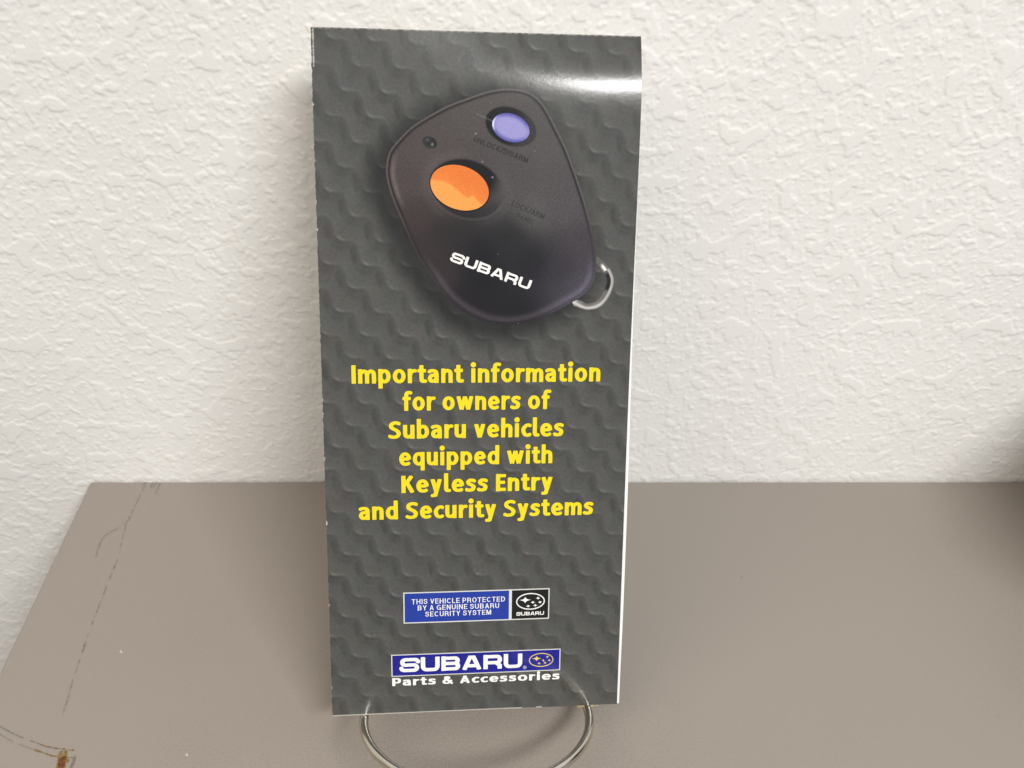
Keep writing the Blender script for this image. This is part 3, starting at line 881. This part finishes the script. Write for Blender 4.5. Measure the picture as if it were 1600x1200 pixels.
# ---- heading
M_YELLOW = mat_print('ink_yellow', (0.75, 0.60, 0.008), 0.24, 0.04)
H = []
for text, xa, xb, base, xh in (('Important information', 8.66, 84.04, 109.38, 4.32), ('for owners of', 23.80, 68.45, 100.92, 4.29),
                               ('Subaru vehicles', 19.45, 73.0, 92.16, 4.29), ('equipped with', 22.45, 69.75, 83.58, 4.29),
                               ('Keyless Entry', 22.95, 69.9, 74.88, 4.29), ('and Security Systems', 9.9, 83.0, 66.42, 4.29)):
    H += layout(HUM, text, xa, xb, base, xh)
lettering('heading', H, 0.04, M_YELLOW, None, 0.12)

# ---- flat printed rectangles
def rect_mesh(x0, x1, y0, y1, st=0.5):
    nx, ny = max(2, int((x1 - x0) / st)), max(2, int((y1 - y0) / st))
    U, V = np.meshgrid(np.linspace(x0, x1, nx + 1), np.linspace(y0, y1, ny + 1))
    idx = np.arange((nx + 1) * (ny + 1)).reshape(ny + 1, nx + 1)
    F = np.stack([idx[:-1, :-1], idx[:-1, 1:], idx[1:, 1:], idx[1:, :-1]], -1).reshape(-1, 4)
    return np.stack([U.ravel(), V.ravel()], 1), F

M_LINE = mat_print('ink_offwhite_border', (0.62, 0.61, 0.58), 0.17, 0.04)
M_WBLUE = mat_print('ink_mid_blue', lin((34, 58, 150)) * 0.95, 0.17, 0.10)
M_NAVY = mat_print('ink_navy', lin((24, 28, 132)) * 0.95, 0.17, 0.10)
M_BLACK = mat_print('ink_black', (0.009, 0.009, 0.009), 0.17, 0.3)
M_GOLD = mat_print('ink_gold', (0.74, 0.58, 0.05), 0.17, 0.06)

def star(cx, cy, rx, ry, core):
    """four-pointed star outline with concave sides"""
    pts = []
    for k in range(4):
        a0 = math.pi / 2 * k
        tip = (cx + rx * math.cos(a0), cy + ry * math.sin(a0))
        a1 = a0 + math.pi / 4
        nxt = (cx + rx * math.cos(a0 + math.pi / 2), cy + ry * math.sin(a0 + math.pi / 2))
        mid = (cx + core * math.cos(a1), cy + core * math.sin(a1))
        for t in np.linspace(0, 1, 7)[:-1]:
            # quadratic through the waist
            q = [2 * mid[m] - 0.5 * (tip[m] + nxt[m]) for m in (0, 1)]
            q = [0.25 * cxx + 0.75 * qq for cxx, qq in zip(mid, q)]
            pts.append(tuple((1 - t) ** 2 * tip[m] + 2 * t * (1 - t) * q[m] + t * t * nxt[m] for m in (0, 1)))
    pts.append(pts[0])
    return np.array(pts)

def emblem(name, cx, cy, a, b, w, big, smalls, mat, parent, n, st=0.06):
    X, Y = grid(cx - a - .5, cx + a + .5, cy - b - .5, cy + b + .5, st)
    r, _, _ = ell(X, Y, cx, cy, a, b, 0)
    Fd = np.abs(r + w / 2) - w / 2
    for s in [big] + smalls:
        Fd = np.minimum(Fd, poly_field(X, Y, star(*s)))
    v2, fs = field_mesh(Fd, X[0, 0], Y[0, 0], st)
    return printed(name, v2, fs, n, mat, parent)

# sticker with the protection notice
v2, F = rect_mesh(23.15, 69.65, 31.45, 42.02)
sticker = printed('warning_sticker', v2, F, 0.03, M_LINE)
v2, F = rect_mesh(23.52, 56.62, 31.82, 41.66)
notice = printed('notice_panel', v2, F, 0.055, M_WBLUE, sticker)
v2, F = rect_mesh(57.55, 69.30, 31.82, 41.66)
badge = printed('badge_panel', v2, F, 0.055, M_BLACK, sticker)
T = layout(CAPS, 'THIS VEHICLE PROTECTED', 25.72, 55.45, 37.98, 1.74, wmul=0.74) \
  + layout(CAPS, 'BY A GENUINE SUBARU', 27.58, 53.55, 35.80, 1.74, wmul=0.74) \
  + layout(CAPS, 'SECURITY SYSTEM', 29.95, 51.0, 33.62, 1.74, wmul=0.74)
lettering('notice_text', T, 0.08, M_WHITE, sticker, 0.075)
emblem('emblem', 63.55, 37.70, 4.62, 2.86, 0.36, (61.84, 38.22, 2.12, 1.48, .52),
       [(65.97, 38.72, .88, .74, .25), (64.33, 37.33, .92, .76, .25), (66.62, 37.33, .88, .74, .25), (65.12, 36.25, .92, .72, .25), (62.80, 36.08, .86, .68, .24)], M_WHITE, sticker, 0.08)
lettering('wordmark', layout(WIDE, 'SUBARU', 59.05, 68.0, 32.88, 1.26, wmul=0.84), 0.08, M_WHITE, sticker, 0.07)

# blue banner at the foot
v2, F = rect_mesh(19.05, 73.66, 13.10, 20.80)
banner = printed('banner', v2, F, 0.03, M_LINE)
v2, F = rect_mesh(19.38, 73.34, 13.40, 20.50)
printed('banner_panel', v2, F, 0.055, M_NAVY, banner)
lettering('wordmark', layout(WIDE, 'SUBARU', 21.80, 61.22, 14.55, 5.0, wmul=0.93), 0.08, M_WHITE, banner, 0.1)
emblem('emblem', 67.36, 17.05, 3.98, 2.44, 0.25, (65.87, 17.62, 1.72, 1.20, .42),
       [(69.38, 18.06, .62, .56, .20), (68.05, 16.85, .62, .56, .20), (70.0, 16.82, .62, .56, .20), (68.66, 15.98, .66, .56, .20), (66.70, 15.85, .62, .54, .20)], M_GOLD, banner, 0.08)
rg = [([tuple(p) for p in arc(62.02, 14.62, .50, .50, 0, 360, 24)], [.13] * 24)] + layout(CAPS, 'R', 61.83, 62.22, 14.36, .52)
lettering('registered_mark', rg, 0.08, M_LINE, banner, 0.05)
lettering('banner_caption', layout(HUM, 'Parts & Accessories', 19.12, 73.6, 9.86, 2.12, wmul=0.93), 0.04, M_WHITE, banner, 0.085)

# ================================================================== WIRE STAND
def P3(u, v, n):
    return tuple((ORG + u * EX + v * EV + n * EN) / 1000.0)
stand = empty('wire_stand', tuple(np.array(P3(46.5, 0, -20)) * np.array([1, 1, 0])))
tag(stand, 'shiny bent wire display stand whose front loop holds the brochure', 'display stand')
M_WIRE = mat_simple('bright_nickel_wire', (0.66, 0.62, 0.54), 0.16, 1.0, 0.5, 0.06, 400)
def wire(name, pts, r, mat=M_WIRE):
    off = np.array(stand.location)
    vs, fs = tube_mesh([tuple(np.array(p) - off) for p in pts], r)
    return make_obj(name, vs, fs, mat, stand, True)
WR = 1.5
loop = []
for a in np.linspace(0, 180, 61):
    ca, sa = math.cos(math.radians(a)), math.sin(math.radians(a))
    loop.append((46.6 - 36.6 * ca, -WR - 0.05, 39.0 * sa))
left_up = [(10.0, 120, -5.2), (10.0, 60, -5.0), (10.0, 12, -4.6), (10.0, 5, -4.4), (10.0, 1.2, -3.9), (10.0, -WR * 0.75, -2.4)]
right_up = [(83.2, y, z) for _, y, z in reversed(left_up)]
cpts = [P3(*p) for p in left_up + loop + right_up]
wire('front_loop', [tuple(p) for p in catmull(cpts, 3)], WR / 1000)
top = [P3(46.6 - 36.6 * math.cos(math.radians(a)), 120 + 30 * math.sin(math.radians(a)), -5.2) for a in np.linspace(0, 180, 31)]
wire('back_rest', top, WR / 1000)
def foot(u):
    a = np.array(P3(u, 1.0, -6.6))
    return [tuple(a), (a[0], a[1] + 0.012, max(0.004, a[2] - 0.006)), (a[0], a[1] + 0.028, 0.00105), (a[0], a[1] + 0.045, 0.00105)]
wire('foot', [tuple(p) for p in catmull(foot(10.0), 6)], WR / 1000)
wire('foot', [tuple(p) for p in catmull(foot(83.2), 6)], WR / 1000)
a = np.array(P3(46.6, 149, -7.4))
wire('back_leg', [tuple(a), (a[0], a[1] + 0.012, a[2] - 0.06), (a[0], 0.272, 0.02), (a[0], 0.274, 0.00105)], WR / 1000)
M_SLEEVE = mat_simple('yellowed_plastic_sleeve', (0.42, 0.34, 0.20), 0.3, 0.0, 0.5, 0.3, 500)
wire('sleeve', [P3(80.2, -0.6, -1.8), P3(83.0, -0.7, -1.8), P3(86.3, -0.6, -1.9)], 0.0011, M_SLEEVE)

# ================================================================== marks on the table top
def marks(name, strokes, mat, st, z, rough_amp=0.0, seed=0, gate=None):
    pts = np.concatenate([np.array(s[0]) for s in strokes])
    m = max(max(s[1]) for s in strokes) + 1
    lo, hi = pts.min(0) - m, pts.max(0) + m
    X, Y = grid(lo[0], hi[0], lo[1], hi[1], st)
    Fd = np.full(X.shape, 1e3)
    for s in strokes:
        Fd = np.minimum(Fd, stroke_field(X, Y, s[0], s[1]))
    Fd = Fd + rough_amp * fbm(X / 1.1, Y / 1.1, seed, 3)
    if gate is not None:
        Fd = np.maximum(Fd, gate - fbm(X / 2.6, Y / 2.6, seed + 5, 3))
    v2, fs = field_mesh(Fd, lo[0], lo[1], st)
    off = np.array(table.location)
    V = np.stack([v2[:, 0] / 1000, v2[:, 1] / 1000, np.full(len(v2), z / 1000)], 1) - off
    return make_obj(name, V, fs, mat, table, False)

def st(pts, w):
    c = [tuple(p) for p in catmull(pts, 5)]
    return (c, [w] * (len(c) - 1))
M_PEN = mat_simple('dark_pen_scuff', (0.158, 0.141, 0.124), 0.5, 0, 0.4, 0.25, 900)
M_PENF = mat_simple('faint_scuff', (0.194, 0.172, 0.149), 0.5, 0, 0.4, 0.15, 700)
M_RUST = mat_simple('rust', (0.120, 0.048, 0.018), 0.8, 0, 0.2, 0.5, 1200)
M_RUSTY = mat_simple('rust_halo', (0.185, 0.125, 0.045), 0.75, 0, 0.2, 0.35, 900)
M_CHIP = mat_simple('pale_chip', (0.50, 0.46, 0.40), 0.5, 0, 0.4, 0.1, 500)
line1 = [(-158.5, 261.0), (-156.6, 246.3), (-156.0, 240.6), (-156.0, 233.5), (-155.8, 223.2), (-155.6, 212.3), (-155.3, 205.7), (-155.0, 199.9), (-154.7, 194.8), (-154.3, 187.5), (-153.7, 183.3), (-153.3, 179.1), (-152.9, 174.0)]
marks('scuff_line', [st(line1, 0.55)], M_PENF, 0.12, 0.10, 0.35, 3, 0.02)
marks('scuff_line', [st([p for p in line1 if 172 < p[1] < 245], 0.44)], M_PEN, 0.12, 0.16, 0.42, 9, 0.16)
marks('scuff_line', [st([(-157.2, 284), (-157.6, 274), (-158.3, 262.5)], 0.5), st([(-157.6, 265), (-158.5, 261.2), (-160.9, 258.1), (-163.4, 256.0), (-165.2, 253.4), (-165.6, 248.8), (-164.9, 243.1)], 0.75)], M_PENF, 0.13, 0.10, 0.35, 13, -0.2)
marks('scuff_line', [st([(-151.1, 283.5), (-151.3, 276.9)], 0.6), st([(-154.4, 284.0), (-154.3, 280.6)], 0.7), st([(-157.1, 284.0), (-158.9, 281.5)], 0.6), st([(-152.8, 284.0), (-153.2, 281.0)], 0.5)], M_PENF, 0.12, 0.16, 0.3, 21, -0.25)
marks('pen_line', [st([(-172.5, 170.0), (-167.9, 167.7), (-162.5, 165.5), (-158.8, 164.3), (-154.7, 162.9), (-150.3, 161.9)], 0.42)], M_PEN, 0.1, 0.10, 0.15, 27, -0.22)
marks('pen_line', [st([(-171.2, 167.0), (-165.6, 164.3), (-157.3, 161.4)], 0.32)], M_PENF, 0.1, 0.13, 0.15, 31, -0.1)
marks('rust_stain', [st([(-157.5, 161.5), (-153.5, 160.2), (-150.2, 159.3), (-146.5, 158.9), (-142.8, 158.6)], 0.34), st([(-156.2, 163.4), (-153.2, 162.5), (-149.0, 161.8), (-144.6, 161.3)], 0.26),
                     st([(-148.6, 160.6), (-148.2, 158.8), (-147.6, 157.2)], 1.5), st([(-147.0, 161.2), (-146.6, 158.6), (-145.0, 157.4)], 1.2), st([(-146.9, 158.5), (-146.7, 153.0)], 2.9)], M_RUSTY, 0.06, 0.16, 0.5, 37)
marks('rust_stain', [st([(-147.0, 158.6), (-146.9, 157.2), (-146.6, 155.0), (-146.5, 152.0)], 2.0)], M_RUST, 0.06, 0.20, 0.5, 41)
marks('scuff_line', [st([(-143.6, 159.2), (-143.2, 157.0), (-143.4, 153.0)], 0.9)], M_PEN, 0.06, 0.20, 0.5, 42)
marks('paint_chip', [st([(-141.3, 199.6), (-140.5, 198.8)], 0.6)], M_CHIP, 0.1, 0.10, 0.3, 43)
marks('paint_chip', [st([(-107.0, 159.8), (-106.4, 159.5)], 0.5)], M_CHIP, 0.1, 0.10, 0.3, 47)
marks('paint_chip', [st([(88.7, 232.9), (89.3, 232.8)], 0.6)], M_PENF, 0.1, 0.10, 0.2, 51)

# ================================================================== dark box beside the view, by the wall at the right
vs, fs = box_mesh(0.2290, 0.34, 0.185, 0.279, 0.0, 0.088, 0.003)
bx = make_obj('storage_box', [tuple(np.array(v) - np.array((0.287, 0.242, 0.0))) for v in vs], fs,
              mat_simple('navy_plastic', (0.020, 0.022, 0.045), 0.45, 0, 0.5, 0.2, 120), None, False)
bx.location = (0.287, 0.242, 0.0)
tag(bx, 'dark navy box standing on the table against the wall, at the right edge', 'box')
